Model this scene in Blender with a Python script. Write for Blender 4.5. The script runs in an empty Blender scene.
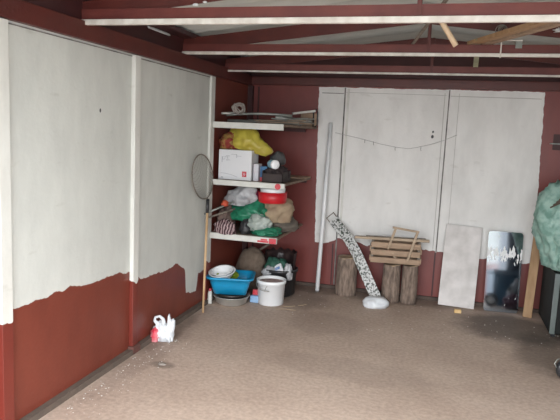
import bpy, bmesh, math, random
from mathutils import Vector, Matrix, noise, Euler
random.seed(7)
S = bpy.context.scene
COL = S.collection
PI = math.pi

# ------------------------------------------------------------------ materials
def nt(m):
    m.use_nodes = True
    t = m.node_tree
    return t, t.nodes, t.links, t.nodes['Principled BSDF']

_m = {}
def mat(name, c, c2=None, rough=.6, metal=0, scale=8, bump=0, bscale=60, alpha=1, spec=.5, stretch=(1, 1, 1), trans=0, lo=.35, hi=.65, sheen=0):
    if name in _m: return _m[name]
    m = bpy.data.materials.new(name); _m[name] = m
    t, N, L, B = nt(m)
    B.inputs['Roughness'].default_value = rough
    B.inputs['Metallic'].default_value = metal
    B.inputs['Specular IOR Level'].default_value = spec
    B.inputs['Alpha'].default_value = alpha
    B.inputs['Transmission Weight'].default_value = trans
    B.inputs['Sheen Weight'].default_value = sheen
    tc = N.new('ShaderNodeTexCoord'); mp = N.new('ShaderNodeMapping')
    mp.inputs['Scale'].default_value = stretch
    L.new(tc.outputs['Object'], mp.inputs['Vector'])
    nz = N.new('ShaderNodeTexNoise'); nz.inputs['Scale'].default_value = scale; nz.inputs['Detail'].default_value = 6
    L.new(mp.outputs[0], nz.inputs['Vector'])
    cr = N.new('ShaderNodeValToRGB')
    cr.color_ramp.elements[0].position = lo; cr.color_ramp.elements[1].position = hi
    c2 = c2 or tuple(x * .8 for x in c)
    cr.color_ramp.elements[0].color = (*c, 1); cr.color_ramp.elements[1].color = (*c2, 1)
    L.new(nz.outputs[0], cr.inputs[0]); L.new(cr.outputs[0], B.inputs['Base Color'])
    if bump:
        n2 = N.new('ShaderNodeTexNoise'); n2.inputs['Scale'].default_value = bscale; n2.inputs['Detail'].default_value = 5
        L.new(mp.outputs[0], n2.inputs['Vector'])
        b = N.new('ShaderNodeBump'); b.inputs['Strength'].default_value = bump; b.inputs['Distance'].default_value = .01
        L.new(n2.outputs[0], b.inputs['Height']); L.new(b.outputs[0], B.inputs['Normal'])
    return m

WHITE = (.59, .60, .565); WHITE2 = (.54, .55, .52)
RED = (.185, .040, .024); RED2 = (.15, .031, .019)

def math_node(N, L, op, a, b=None, c=None, clamp=False):
    n = N.new('ShaderNodeMath'); n.operation = op; n.use_clamp = clamp
    for i, v in enumerate((a, b, c)):
        if v is None: continue
        if isinstance(v, (int, float)): n.inputs[i].default_value = v
        else: L.new(v, n.inputs[i])
    return n.outputs[0]

def paint_wall(name, axis, pts, lo, hi, top=None, left=None, right=None, white=WHITE, white2=WHITE2, red=RED, red2=RED2):
    """red wall with a white painted field whose lower border is a hand-brushed curve"""
    m = bpy.data.materials.new(name)
    t, N, L, B = nt(m)
    tc = N.new('ShaderNodeTexCoord'); sp = N.new('ShaderNodeSeparateXYZ')
    L.new(tc.outputs['Object'], sp.inputs[0])
    u = sp.outputs[axis]; z = sp.outputs['Z']
    nz = N.new('ShaderNodeTexNoise'); nz.inputs['Scale'].default_value = 14; nz.inputs['Detail'].default_value = 5
    L.new(tc.outputs['Object'], nz.inputs['Vector'])
    wob = math_node(N, L, 'MULTIPLY', math_node(N, L, 'SUBTRACT', nz.outputs[0], .5), .055)
    un = math_node(N, L, 'DIVIDE', math_node(N, L, 'SUBTRACT', u, lo), hi - lo)
    fc = N.new('ShaderNodeFloatCurve')
    cv = fc.mapping.curves[0]
    P = [((p[0] - lo) / (hi - lo), p[1]) for p in pts]
    cv.points[0].location = P[0]; cv.points[1].location = P[-1]
    for p in P[1:-1]: cv.points.new(*p)
    for p in cv.points: p.handle_type = 'VECTOR'
    fc.mapping.update()
    L.new(un, fc.inputs['Value'])
    d = math_node(N, L, 'ADD', math_node(N, L, 'SUBTRACT', z, fc.outputs[0]), wob)
    mask = math_node(N, L, 'GREATER_THAN', d, 0)
    w2 = math_node(N, L, 'MULTIPLY', wob, .4)
    if top is not None:
        mask = math_node(N, L, 'MULTIPLY', mask, math_node(N, L, 'LESS_THAN', math_node(N, L, 'ADD', z, w2), top))
    for lim, op in ((left, 'GREATER_THAN'), (right, 'LESS_THAN')):
        if lim is not None:
            # border drawn by hand, not quite plumb
            x0, k = lim
            e = math_node(N, L, 'ADD', math_node(N, L, 'MULTIPLY_ADD', z, k, x0), w2)
            mask = math_node(N, L, 'MULTIPLY', mask, math_node(N, L, op, u, e))
    # whites with roller marks and grime
    mp = N.new('ShaderNodeMapping'); mp.inputs['Scale'].default_value = (2.2, 2.2, .9)
    L.new(tc.outputs['Object'], mp.inputs['Vector'])
    n2 = N.new('ShaderNodeTexNoise'); n2.inputs['Scale'].default_value = 2.2; n2.inputs['Detail'].default_value = 8; n2.inputs['Roughness'].default_value = .62
    L.new(mp.outputs[0], n2.inputs['Vector'])
    cw = N.new('ShaderNodeValToRGB')
    cw.color_ramp.elements[0].position = .3; cw.color_ramp.elements[1].position = .62
    cw.color_ramp.elements[0].color = (*[c * .93 for c in white2], 1); cw.color_ramp.elements[1].color = (*white, 1)
    L.new(n2.outputs[0], cw.inputs[0])
    n4 = N.new('ShaderNodeTexNoise'); n4.inputs['Scale'].default_value = 5.5; n4.inputs['Detail'].default_value = 3
    mp4 = N.new('ShaderNodeMapping'); mp4.inputs['Scale'].default_value = (1, 1, 2.5)
    L.new(tc.outputs['Object'], mp4.inputs['Vector']); L.new(mp4.outputs[0], n4.inputs['Vector'])
    cg = N.new('ShaderNodeValToRGB')
    cg.color_ramp.elements[0].position = .66; cg.color_ramp.elements[1].position = .8
    cg.color_ramp.elements[0].color = (1, 1, 1, 1); cg.color_ramp.elements[1].color = (.84, .83, .81, 1)
    L.new(n4.outputs[0], cg.inputs[0])
    mg = N.new('ShaderNodeMix'); mg.data_type = 'RGBA'; mg.blend_type = 'MULTIPLY'; mg.inputs[0].default_value = 1
    L.new(cw.outputs[0], mg.inputs[6]); L.new(cg.outputs[0], mg.inputs[7])
    cr = N.new('ShaderNodeValToRGB')
    cr.color_ramp.elements[0].position = .35; cr.color_ramp.elements[1].position = .65
    cr.color_ramp.elements[0].color = (*red2, 1); cr.color_ramp.elements[1].color = (*red, 1)
    L.new(n2.outputs[0], cr.inputs[0])
    mx = N.new('ShaderNodeMix'); mx.data_type = 'RGBA'
    L.new(mask, mx.inputs[0]); L.new(cr.outputs[0], mx.inputs[6]); L.new(mg.outputs[2], mx.inputs[7])
    L.new(mx.outputs[2], B.inputs['Base Color'])
    ro = N.new('ShaderNodeMapRange'); ro.inputs[3].default_value = .42; ro.inputs[4].default_value = .8
    L.new(mask, ro.inputs[0]); L.new(ro.outputs[0], B.inputs['Roughness'])
    n3 = N.new('ShaderNodeTexNoise'); n3.inputs['Scale'].default_value = 45; L.new(tc.outputs['Object'], n3.inputs['Vector'])
    bp = N.new('ShaderNodeBump'); bp.inputs['Strength'].default_value = .25; bp.inputs['Distance'].default_value = .004
    L.new(n3.outputs[0], bp.inputs['Height']); L.new(bp.outputs[0], B.inputs['Normal'])
    return m

M_left = paint_wall('paint_left', 'Y', [(2.0, .585), (2.26, .585), (2.27, .626), (2.75, .627), (2.9, .606), (3.24, .594), (3.40, .57),
                    (3.54, .488), (3.76, .475), (4.0, .468), (4.1, .485), (4.18, .44), (4.26, .405), (4.285, .19), (4.49, .165), (4.52, .30), (4.66, .32), (4.70, 1.0), (4.72, 1.0)], 2.0, 4.72)
M_left_red = mat('paint_alcove', RED, RED2, rough=.5, scale=3, bump=.2)
M_back = paint_wall('paint_back', 'X', [(0, .46), (.9, .465), (1.0, .52), (1.12, .50), (1.4, .47), (1.9, .49), (2.4, .455), (3.6, .43)], 0, 3.6,
                    top=2.012, left=(.776, -.0263), right=(2.845, -.032), white=(.80, .785, .765), white2=(.74, .725, .705),
                    red=(.20, .042, .034), red2=(.16, .032, .028))
M_red = mat('red_paint', (.10, .018, .013), (.075, .014, .011), rough=.45, scale=6, bump=.15)
M_redweb = mat('red_web', (.145, .032, .025), (.115, .024, .020), rough=.5, scale=7, bump=.15)
M_darkred = mat('dark_red', (.062, .014, .014), (.045, .012, .013), rough=.55, scale=5)
M_whitep = mat('white_paint', (.66, .66, .62), (.58, .57, .53), rough=.6, scale=9, bump=.15)
M_flange = mat('flange_white', (.70, .67, .62), (.55, .50, .45), rough=.6, scale=16)
M_seam = mat('seam', (.11, .10, .095), (.28, .26, .24), rough=.9, scale=9)
M_roof = mat('roof_sheet', (.52, .53, .50), (.44, .45, .43), rough=.85, scale=3, bump=.2)
M_wood = mat('raw_pine', (.42, .26, .14), (.33, .195, .10), rough=.7, scale=5, stretch=(6, 6, .7), bump=.2)
M_oldwood = mat('old_wood', (.42, .29, .20), (.29, .20, .135), rough=.8, scale=5, stretch=(1, 6, 8), bump=.25)
M_greywood = mat('grey_wood', (.25, .21, .17), (.14, .115, .095), rough=.8, scale=7, stretch=(1, 5, 5), bump=.3)
M_bark = mat('bark', (.29, .215, .17), (.13, .095, .075), rough=.95, scale=14, stretch=(3, 3, .8), bump=1, bscale=30)
M_cut = mat('cut_wood', (.42, .32, .21), (.31, .22, .14), rough=.8, scale=10)
M_twhite = mat('plastic_white', (.86, .87, .88), (.80, .81, .82), rough=.35, scale=5)
M_bagw = mat('bag_white', (.70, .72, .74), (.60, .62, .65), rough=.35, scale=12, bump=.5, bscale=35)
M_blue = mat('plastic_blue', (.012, .30, .55), (.01, .26, .49), rough=.35, scale=4)
M_metal = mat('tin', (.60, .59, .56), (.50, .49, .46), rough=.42, metal=.6, scale=9)
M_black = mat('black_plastic', (.022, .022, .025), (.034, .034, .036), rough=.35, scale=8)
M_steel = mat('steel_tube', (.33, .35, .32), (.18, .185, .17), rough=.4, metal=.4, scale=7)

# ------------------------------------------------------------------ mesh helpers
def obj(name, bm, m, parent=None, smooth=False, mods=()):
    me = bpy.data.meshes.new(name)
    bmesh.ops.recalc_face_normals(bm, faces=bm.faces)
    bm.to_mesh(me); bm.free()
    if smooth:
        for p in me.polygons: p.use_smooth = True
    o = bpy.data.objects.new(name, me); COL.objects.link(o)
    for mm in (m if isinstance(m, (list, tuple)) else [m]): me.materials.append(mm)
    if parent:
        o.parent = parent
    return o

def tag(o, label, cat, group=None, kind=None):
    o['label'] = label; o['category'] = cat
    if group: o['group'] = group
    if kind: o['kind'] = kind
    return o

def thing(name, label, cat, loc=(0, 0, 0), rot=(0, 0, 0), group=None):
    o = bpy.data.objects.new(name, None); COL.objects.link(o)
    o.empty_display_size = .05
    o.location = loc; o.rotation_euler = rot
    return tag(o, label, cat, group)

def struct(name, bm, m, parent=None):
    o = obj(name, bm, m, parent)
    if parent is None: o['kind'] = 'structure'
    return o

def place(o, loc, rot=(0, 0, 0)):
    o.location = loc; o.rotation_euler = rot; return o

def box(bm, x0, x1, y0, y1, z0, z1, bev=0, mi=0, M=None):
    r = bmesh.ops.create_cube(bm, size=1)
    vs = r['verts']
    for v in vs:
        v.co = Vector((x0 + (v.co.x + .5) * (x1 - x0), y0 + (v.co.y + .5) * (y1 - y0), z0 + (v.co.z + .5) * (z1 - z0)))
    if bev:
        es = list({e for v in vs for e in v.link_edges})
        rr = bmesh.ops.bevel(bm, geom=es, offset=bev, segments=2, affect='EDGES', profile=.5)
        vs = list({v for v in vs if v.is_valid} | {v for f in rr['faces'] for v in f.verts})
    fs = {f for v in vs for f in v.link_faces}
    for f in fs: f.material_index = mi
    if M is not None:
        for v in {v for f in fs for v in f.verts}: v.co = M @ v.co
    return bm

def bx(*a, **k): return box(bmesh.new(), *a, **k)

def lathe(bm, prof, n=28, mi=0, cx=0, cy=0, sx=1, sy=1, M=None):
    rings = []
    for (r, z) in prof:
        if r < 1e-5: rings.append([bm.verts.new((cx, cy, z))])
        else: rings.append([bm.verts.new((cx + sx * r * math.cos(2 * PI * i / n), cy + sy * r * math.sin(2 * PI * i / n), z)) for i in range(n)])
    for a, b in zip(rings, rings[1:]):
        if len(a) == 1 and len(b) == 1: continue
        for i in range(n):
            j = (i + 1) % n
            if len(a) == 1: f = bm.faces.new((a[0], b[i], b[j]))
            elif len(b) == 1: f = bm.faces.new((a[i], a[j], b[0]))
            else: f = bm.faces.new((a[i], a[j], b[j], b[i]))
            f.material_index = mi
    if M is not None:
        for r in rings:
            for v in r: v.co = M @ v.co
    return bm

def tube(bm, pts, r, n=10, closed=False, mi=0):
    """swept round bar through points; r number or list"""
    P = [Vector(p) for p in pts]; k = len(P)
    R_ = r if isinstance(r, (list, tuple)) else [r] * k
    rings = []; up = None
    for i, p in enumerate(P):
        if closed: d = P[(i + 1) % k] - P[i - 1]
        else: d = P[min(i + 1, k - 1)] - P[max(i - 1, 0)]
        d.normalize()
        if up is None:
            up = Vector((0, 0, 1)) if abs(d.z) < .9 else Vector((1, 0, 0))
        a = d.cross(up)
        if a.length < 1e-4: a = d.cross(Vector((0, 1, 0)))
        a.normalize(); b = a.cross(d).normalized(); up = b
        rings.append([bm.verts.new(p + R_[i] * (a * math.cos(2 * PI * j / n) + b * math.sin(2 * PI * j / n))) for j in range(n)])
    pairs = list(zip(rings, rings[1:]))
    if closed: pairs.append((rings[-1], rings[0]))
    for A, B in pairs:
        for j in range(n):
            f = bm.faces.new((A[j], A[(j + 1) % n], B[(j + 1) % n], B[j])); f.material_index = mi
    if not closed:
        for rg in (rings[0], rings[-1]):
            f = bm.faces.new(rg); f.material_index = mi
    return bm

def bar(bm, a, b, w, h, up=(0, 0, 1), mi=0):
    """rectangular bar from a to b"""
    a = Vector(a); b = Vector(b); d = (b - a); Ln = d.length; d.normalize()
    s = d.cross(Vector(up)).normalized(); u = s.cross(d).normalized()
    vs = []
    for p in (a, b):
        for i, j in ((-1, -1), (1, -1), (1, 1), (-1, 1)):
            vs.append(bm.verts.new(p + s * i * w / 2 + u * j * h / 2))
    for q in ((0, 1, 2, 3), (7, 6, 5, 4), (0, 4, 5, 1), (1, 5, 6, 2), (2, 6, 7, 3), (3, 7, 4, 0)):
        f = bm.faces.new([vs[i] for i in q]); f.material_index = mi
    return bm

def blob(rx, ry, rz, seed=0, amp=.25, freq=2.2, sub=4, flat=.0, ridge=True, peak=None, pw=3):
    """crumpled sack: centre at origin of its base (z from 0)"""
    bm = bmesh.new()
    bmesh.ops.create_icosphere(bm, subdivisions=sub, radius=1)
    off = Vector((seed * 3.7, seed * 1.3, seed * 5.1))
    for v in bm.verts:
        n = v.co.normalized()
        q = n * freq + off
        a = noise.noise(q) * .9
        if ridge:
            a += (.5 - abs(noise.noise(q * 2.1 + Vector((5, 1, 2))))) * .8
            a += (.5 - abs(noise.noise(q * 4.7))) * .35
        else:
            a += noise.noise(q * 2.3) * .4
        if ridge: a += (.22 - abs(noise.noise(q * 8.3 + Vector((2, 7, 1))))) * .45
        r = 1 + amp * (a - .35)
        if peak:
            for p in peak:
                pv = Vector(p[:3]); h_ = p[3]; k = max(0, n.dot(pv.normalized())) ** p[4]
                r += h_ * k
        c = n * r
        # squarer, bag-like
        if c.z < -.55: c.z = -.55 - (abs(c.z) - .55) * .12
        v.co = Vector((c.x * rx, c.y * ry, (c.z + .6) * rz / 1.6))
    return bm

def polytube_ribbon(pts, w, th, mi=0): pass

# ------------------------------------------------------------------ camera
cam = bpy.data.cameras.new('camera'); co = bpy.data.objects.new('camera', cam); COL.objects.link(co)
cam.sensor_width = 36; cam.lens = 578.56 / 560 * 36; cam.clip_start = .02
rt = Vector((.95969835, .27734341, .04538399)); up = Vector((-.08012443, .11523815, .99010113)); fw = Vector((-.26936805, .95383479, -.13281585))
mw = Matrix(((rt.x, up.x, -fw.x, 1.9885), (rt.y, up.y, -fw.y, 0), (rt.z, up.z, -fw.z, 1.55), (0, 0, 0, 1)))
co.matrix_world = mw
S.camera = co

# ------------------------------------------------------------------ room
L_ = 5.69; W_ = 3.52; F_ = 1.0
def floor_mat():
    m = bpy.data.materials.new('concrete'); t, N, L, B = nt(m)
    tc = N.new('ShaderNodeTexCoord')
    a = N.new('ShaderNodeTexNoise'); a.inputs['Scale'].default_value = 1.6; a.inputs['Detail'].default_value = 9; a.inputs['Roughness'].default_value = .6
    L.new(tc.outputs['Object'], a.inputs['Vector'])
    c = N.new('ShaderNodeValToRGB'); c.color_ramp.elements[0].position = .3; c.color_ramp.elements[1].position = .7
    c.color_ramp.elements[0].color = (.42, .31, .245, 1); c.color_ramp.elements[1].color = (.53, .41, .335, 1)
    L.new(a.outputs[0], c.inputs[0])
    # dark stain near the back right corner, darker patches along the walls
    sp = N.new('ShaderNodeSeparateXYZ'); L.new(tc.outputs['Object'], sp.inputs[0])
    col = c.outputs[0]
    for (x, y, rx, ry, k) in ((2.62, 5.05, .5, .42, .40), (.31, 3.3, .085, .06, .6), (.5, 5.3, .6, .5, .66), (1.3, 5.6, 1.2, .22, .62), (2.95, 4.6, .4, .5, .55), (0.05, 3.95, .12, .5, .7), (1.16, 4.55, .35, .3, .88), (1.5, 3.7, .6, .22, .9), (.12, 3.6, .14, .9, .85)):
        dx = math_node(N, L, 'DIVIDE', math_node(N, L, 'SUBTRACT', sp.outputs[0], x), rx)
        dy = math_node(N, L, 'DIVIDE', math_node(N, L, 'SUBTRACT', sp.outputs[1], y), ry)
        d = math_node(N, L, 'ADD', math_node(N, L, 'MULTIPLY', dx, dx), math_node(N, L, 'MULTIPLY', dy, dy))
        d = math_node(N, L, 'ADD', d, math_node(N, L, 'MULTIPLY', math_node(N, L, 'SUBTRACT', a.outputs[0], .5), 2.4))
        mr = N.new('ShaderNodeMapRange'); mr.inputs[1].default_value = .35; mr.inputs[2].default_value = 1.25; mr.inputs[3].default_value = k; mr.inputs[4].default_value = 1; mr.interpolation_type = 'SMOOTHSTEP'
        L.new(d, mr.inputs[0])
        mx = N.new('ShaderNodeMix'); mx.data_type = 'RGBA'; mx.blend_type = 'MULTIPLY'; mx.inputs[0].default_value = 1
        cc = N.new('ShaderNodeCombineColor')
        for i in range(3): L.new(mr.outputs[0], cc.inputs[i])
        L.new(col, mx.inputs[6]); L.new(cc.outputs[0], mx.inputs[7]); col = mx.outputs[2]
    # fine grit
    g = N.new('ShaderNodeTexNoise'); g.inputs['Scale'].default_value = 38; g.inputs['Detail'].default_value = 6; L.new(tc.outputs['Object'], g.inputs['Vector'])
    gr = N.new('ShaderNodeValToRGB'); gr.color_ramp.elements[0].position = .3; gr.color_ramp.elements[1].position = .7
    gr.color_ramp.elements[0].color = (.82, .82, .82, 1); gr.color_ramp.elements[1].color = (1.1, 1.1, 1.1, 1)
    L.new(g.outputs[0], gr.inputs[0])
    mx = N.new('ShaderNodeMix'); mx.data_type = 'RGBA'; mx.blend_type = 'MULTIPLY'; mx.inputs[0].default_value = 1
    L.new(col, mx.inputs[6]); L.new(gr.outputs[0], mx.inputs[7])
    L.new(mx.outputs[2], B.inputs['Base Color']); B.inputs['Roughness'].default_value = .72
    bp = N.new('ShaderNodeBump'); bp.inputs['Strength'].default_value = .35; bp.inputs['Distance'].default_value = .006
    L.new(g.outputs[0], bp.inputs['Height']); L.new(bp.outputs[0], B.inputs['Normal'])
    return m
struct('floor', bx(-.1, W_ + .1, F_, L_ + .1, -.08, 0), floor_mat())
M_out = mat('yard', (.22, .215, .20), (.18, .175, .165), rough=.9, scale=2)
struct('ground', bx(-12, 16, -22, F_, -.10, -.005), M_out)
struct('wall_left', bx(-.08, 0, F_, 4.72, 0, 2.02), M_left)
struct('wall_left_alcove', bx(-.08, 0, 4.72, L_, 0, 2.02), M_left_red)
struct('wall_right', bx(W_, W_ + .08, F_, L_, 0, 2.02), paint_wall('paint_right', 'Y', [(0, .6), (3, .6), (5.7, .6)], 0, 5.7))
struct('wall_back', bx(-.08, W_ + .08, L_, L_ + .08, 0, 2.02), M_back)
# gable above the plate
def gable(y0, y1):
    bm = bmesh.new()
    pts = [(-.08, 2.02), (W_ + .08, 2.02), (W_ + .08, 2.235), (1.76, 2.44), (-.08, 2.235)]
    A = [bm.verts.new((x, y0, z)) for x, z in pts]; B = [bm.verts.new((x, y1, z)) for x, z in pts]
    bm.faces.new(A); bm.faces.new(B[::-1])
    for i in range(5): bm.faces.new((A[i], A[(i + 1) % 5], B[(i + 1) % 5], B[i]))
    return bm
struct('wall_back_gable', gable(L_, L_ + .08), M_darkred)
# roof sheets, corrugated along Y
def roof_sheet(x0, z0, x1, z1):
    bm = bmesh.new(); n = 90; lo, hi = [], []
    ys = [F_ - .4 + (L_ + .5 - F_) * i / 120 for i in range(121)]
    g = []
    for i in range(2):
        x, z = ((x0, z0), (x1, z1))[i]
        g.append([(x, y, z + .012 * math.sin(y * 2 * PI / .15)) for y in ys])
    a = [[bm.verts.new(p) for p in r] for r in g]; b = [[bm.verts.new((p[0], p[1], p[2] + .012)) for p in r] for r in g]
    for q in (a, b):
        for j in range(120): bm.faces.new((q[0][j], q[0][j + 1], q[1][j + 1], q[1][j]))
    for i in (0, 1):
        for j in range(120): bm.faces.new((a[i][j], a[i][j + 1], b[i][j + 1], b[i][j]))
    for j in (0, 120): bm.faces.new((a[0][j], a[1][j], b[1][j], b[0][j]))
    return bm
RZ0, RZ1 = 2.262, 2.475
sl = (RZ1 - RZ0) / 1.76
struct('ceiling', roof_sheet(-.12, RZ0 - .12 * sl, 1.765, RZ1), M_roof)
struct('ceiling_right', roof_sheet(1.765, RZ1, W_ + .12, RZ0 - .12 * sl), M_roof)
# eave boards under the roof sheet, painted dark red
bm = bmesh.new(); bar(bm, (.025, F_, RZ0 - .035 + .025 * sl), (.025, L_, RZ0 - .035 + .025 * sl), .08, .018, up=(-sl, 0, 1)); struct('trim_1', bm, M_darkred)
bm = bmesh.new(); bar(bm, (W_ - .025, F_, RZ0 - .035 + .025 * sl), (W_ - .025, L_, RZ0 - .035 + .025 * sl), .08, .018, up=(sl, 0, 1)); struct('trim_2', bm, M_darkred)
# eave purlins (angle along Y) and wall plates
struct('trim_3', bx(-.08, .035, F_, L_, 2.005, 2.105, bev=.004), M_red)
struct('trim_4', bx(W_ - .035, W_ + .08, F_, L_, 2.005, 2.105, bev=.004), M_red)
struct('trim_5', bx(.035, W_ - .035, L_ - .05, L_, 2.02, 2.10, bev=.004), M_red)
struct('trim_26', bx(-.08, 0, F_, L_, 2.105, 2.235), M_darkred)
struct('trim_27', bx(W_, W_ + .08, F_, L_, 2.105, 2.235), M_darkred)
# left wall posts
def post_mat():
    m = paint_wall('paint_post', 'Y', [(2, .58), (3.3, .57), (3.43, .49), (3.5, .56), (4.6, .40), (4.75, .36)], 2, 4.75, red=(.17, .028, .018), red2=(.14, .022, .015), white=(.66, .66, .62), white2=(.60, .59, .55))
    return m
MP = post_mat()
struct('trim_6', bx(0, .03, 2.19, 2.262, 0, 2.0, bev=.003), MP)
struct('trim_7', bx(0, .03, 3.385, 3.455, 0, 2.0, bev=.004), MP)
struct('trim_8', bx(0, .022, 4.655, 4.74, 0, 2.0, bev=.004), MP)
struct('trim_9', bx(0, .045, 3.37, 3.47, 0, .055, bev=.006), mat('post_foot', (.13, .05, .04), (.10, .045, .035), rough=.8, scale=20))
# concrete kerb along the left wall
kb = bmesh.new(); bar(kb, (.02, F_, .012), (.02, L_, .012), .045, .05); struct('baseboard_left', kb, mat('kerb', (.13, .095, .075), (.10, .075, .06), rough=.85, scale=10, bump=.4))
struct('baseboard_back', bx(.05, W_, L_ - .03, L_, 0, .035, bev=.006), mat('kerb2', (.11, .075, .06), (.08, .06, .05), rough=.9, scale=10, bump=.4))
# corner posts of the alcove
struct('trim_10', bx(0, .05, L_ - .05, L_, .03, 2.005), M_darkred)
struct('trim_11', bx(.095, .11, L_ - .012, L_, .03, 2.0), M_darkred)
# seams of the back wall sheets (cover strips, slightly grey with old filler)
def seam(n, x, w, z0, z1, lean=0, m=M_seam):
    bm = bmesh.new(); bar(bm, (x, L_ - .003, z0), (x + lean, L_ - .003, z1), w, .008, up=(0, 1, 0)); struct('trim_%d' % n, bm, m)
seam(12, .988, .012, .04, 2.01)
seam(13, 1.962, .011, .47, 2.01, .004)
seam(14, 1.955, .014, .04, .47, 0, M_darkred)
seam(15, .955, .010, .04, .46, 0, M_darkred)
M_seamw = mat('filler', (.72, .71, .67), (.6, .59, .55), rough=.8, scale=8)
seam(16, 1.020, .02, .56, 2.0, 0, M_seamw)
seam(17, 2.055, .004, .5, 1.98, .0, mat('thin_seam', (.42, .40, .38), (.52, .5, .47), rough=.9))
seam(28, 1.93, .006, .5, 1.98, -.004, mat('thin_seam', (.42, .40, .38)))
bm = bmesh.new(); bar(bm, (.76, L_ - .002, 1.955), (.975, L_ - .002, 1.953), .006, .006, up=(0, 1, 0)); struct('trim_18', bm, M_seam)
bm = bmesh.new(); bar(bm, (1.98, L_ - .002, 1.955), (2.76, L_ - .002, 1.95), .006, .006, up=(0, 1, 0)); struct('trim_19', bm, mat('thin_seam', (.42, .40, .38)))
bm = bmesh.new(); bar(bm, (1.0, L_ - .002, 1.965), (1.94, L_ - .002, 1.96), .004, .006, up=(0, 1, 0)); struct('trim_20', bm, mat('faint_seam', (.5, .49, .46)))
# left wall sheet top border, dark crack under the plate
struct('trim_21', bx(0, .004, 2.262, 3.40, 1.988, 1.994), M_seam)
struct('trim_22', bx(0, .004, 3.47, 4.665, 1.985, 1.992), M_seam)
# door jambs of the garage opening
struct('trim_23', bx(-.1, .12, F_ - .1, F_, -.05, 2.2), M_red)
struct('trim_24', bx(W_ - .12, W_ + .1, F_ - .1, F_, -.05, 2.2), M_red)
struct('trim_25', bx(-.1, W_ + .1, F_ - .1, F_, 2.12, 2.32), M_red)

# ------------------------------------------------------------------ trusses
def truss(y, zb, label, ft=.018):
    t = thing('roof_truss', label, 'roof truss', (0, y, zb), group='red steel roof trusses across the garage')
    # bottom chord: web + white-painted flange
    obj('bottom_chord', bx(.0, W_, -.004, .004, .018, .075), M_redweb, t)
    f = obj('flange', bx(-.0, W_, -.022, .004, .018 - ft, .018, bev=.003), M_flange, t); f['label'] = 'white painted lower flange'
    for s in (0, 1):
        bm = bmesh.new()
        pts = [(0.0, .02), (0, .115), (1.76, .305), (1.76, .215)]
        if s: pts = [(W_ - x, z) for x, z in pts]
        A = [bm.verts.new((x, .006, z)) for x, z in pts]; B = [bm.verts.new((x, .014, z)) for x, z in pts]
        bm.faces.new(A); bm.faces.new(B[::-1])
        for i in range(4): bm.faces.new((A[i], A[(i + 1) % 4], B[(i + 1) % 4], B[i]))
        obj('top_chord', bm, M_red, t)
        bm = bmesh.new()
        bar(bm, (0 if not s else W_, .03, .111), (1.76, .03, .301), .05, .008)
        obj('chord_flange', bm, M_red, t)
    obj('king_post', bx(1.80, 1.822, -.012, .004, .02, .30), M_red, t)
    return t
truss(2.857, 2.095, 'nearest roof truss, red steel with the thickest white lower edge', .029)
truss(4.129, 2.107, 'middle roof truss, red steel with white lower edge, lumber laid on it', .021)
truss(5.0, 2.068, 'farthest roof truss, dark red steel with thin white lower edge near back wall', .015)

# purlins along the roof slope (Y direction), dark red with paint splashes
for i, x in enumerate((.085, .95, 2.57, 3.435)):
    bm = bmesh.new(); zz = RZ0 + (x if x < 1.76 else W_ - x) * sl - .022
    if i in (0, 3):
        bar(bm, (x, F_, zz - .012), (x, L_, zz - .012), .03, .03)
        o = obj('roof_purlin', bm, M_darkred)
        tag(o, ('left', '', '', 'right')[i] + ' edge roof purlin, dark red steel running from front to back', 'purlin', 'roof purlins')

# ------------------------------------------------------------------ shelves
M_shelftop = mat('shelf_board', (.24, .17, .12), (.16, .11, .08), rough=.8, scale=5, stretch=(1, 6, 6))
def shelf(z1, th, xr, xrb, label, red=False, yb=L_ - .055, y0=4.74):
    t = thing('wall_shelf', label, 'shelf', (.0, 4.70, z1), group='white-edged shelves in the alcove')
    bm = bmesh.new()
    pts = [(.055, y0 - 4.70 - .01), (xr, .03), (xrb, yb - 4.70), (.055, yb - 4.70)]
    A = [bm.verts.new((x, y, -.02)) for x, y in pts]; B = [bm.verts.new((x, y, 0)) for x, y in pts]
    bm.faces.new(A); bm.faces.new(B[::-1])
    for i in range(4): bm.faces.new((A[i], A[(i + 1) % 4], B[(i + 1) % 4], B[i]))
    obj('board', bm, M_shelftop, t)
    bm = bmesh.new(); box(bm, .024, xr, -.0, .03, -th, 0, bev=.003)
    e = obj('front_rail', bm, M_whitep, t); e['label'] = 'white painted front rail'
    # bearers underneath
    obj('bearer', bx(.055, xr - .03, yb - 4.70 - .03, yb - 4.70, -.055, -.021), M_darkred, t)
    obj('bearer', bx(.055, .085, .035, yb - 4.74, -.055, -.021), M_darkred, t)
    return t, e
s1, e1 = shelf(1.618, .052, .655, .74, 'top shelf with white front edge, rods and metal tubes on it')
s2, e2 = shelf(1.118, .046, .69, .70, 'middle shelf with white front edge, white carton on it')
s3, e3 = shelf(.645, .052, .641, .64, 'bottom shelf with white front edge stained red, heaped with bags')
M_redstain = mat('red_label', (.50, .02, .035), (.6, .1, .12), rough=.5, scale=30)
# red mark on the middle shelf edge and smear on the lower one
bm = bmesh.new()
lathe(bm, [(0, 0), (.026, 0), (.026, .003), (0, .003)], n=14, M=Matrix.Translation((.632, 0, -.026)) @ Matrix.Rotation(PI / 2, 4, 'X'))
o = obj('red_mark', bm, M_redstain, e2); 
bm = bmesh.new()
box(bm, .575, .638, -.003, 0, -.05, -.004); box(bm, .47, .57, -.002, 0, -.045, -.028); box(bm, .50, .56, -.0025, 0, -.026, -.012)
obj('red_smear', bm, M_redstain, e3)

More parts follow.
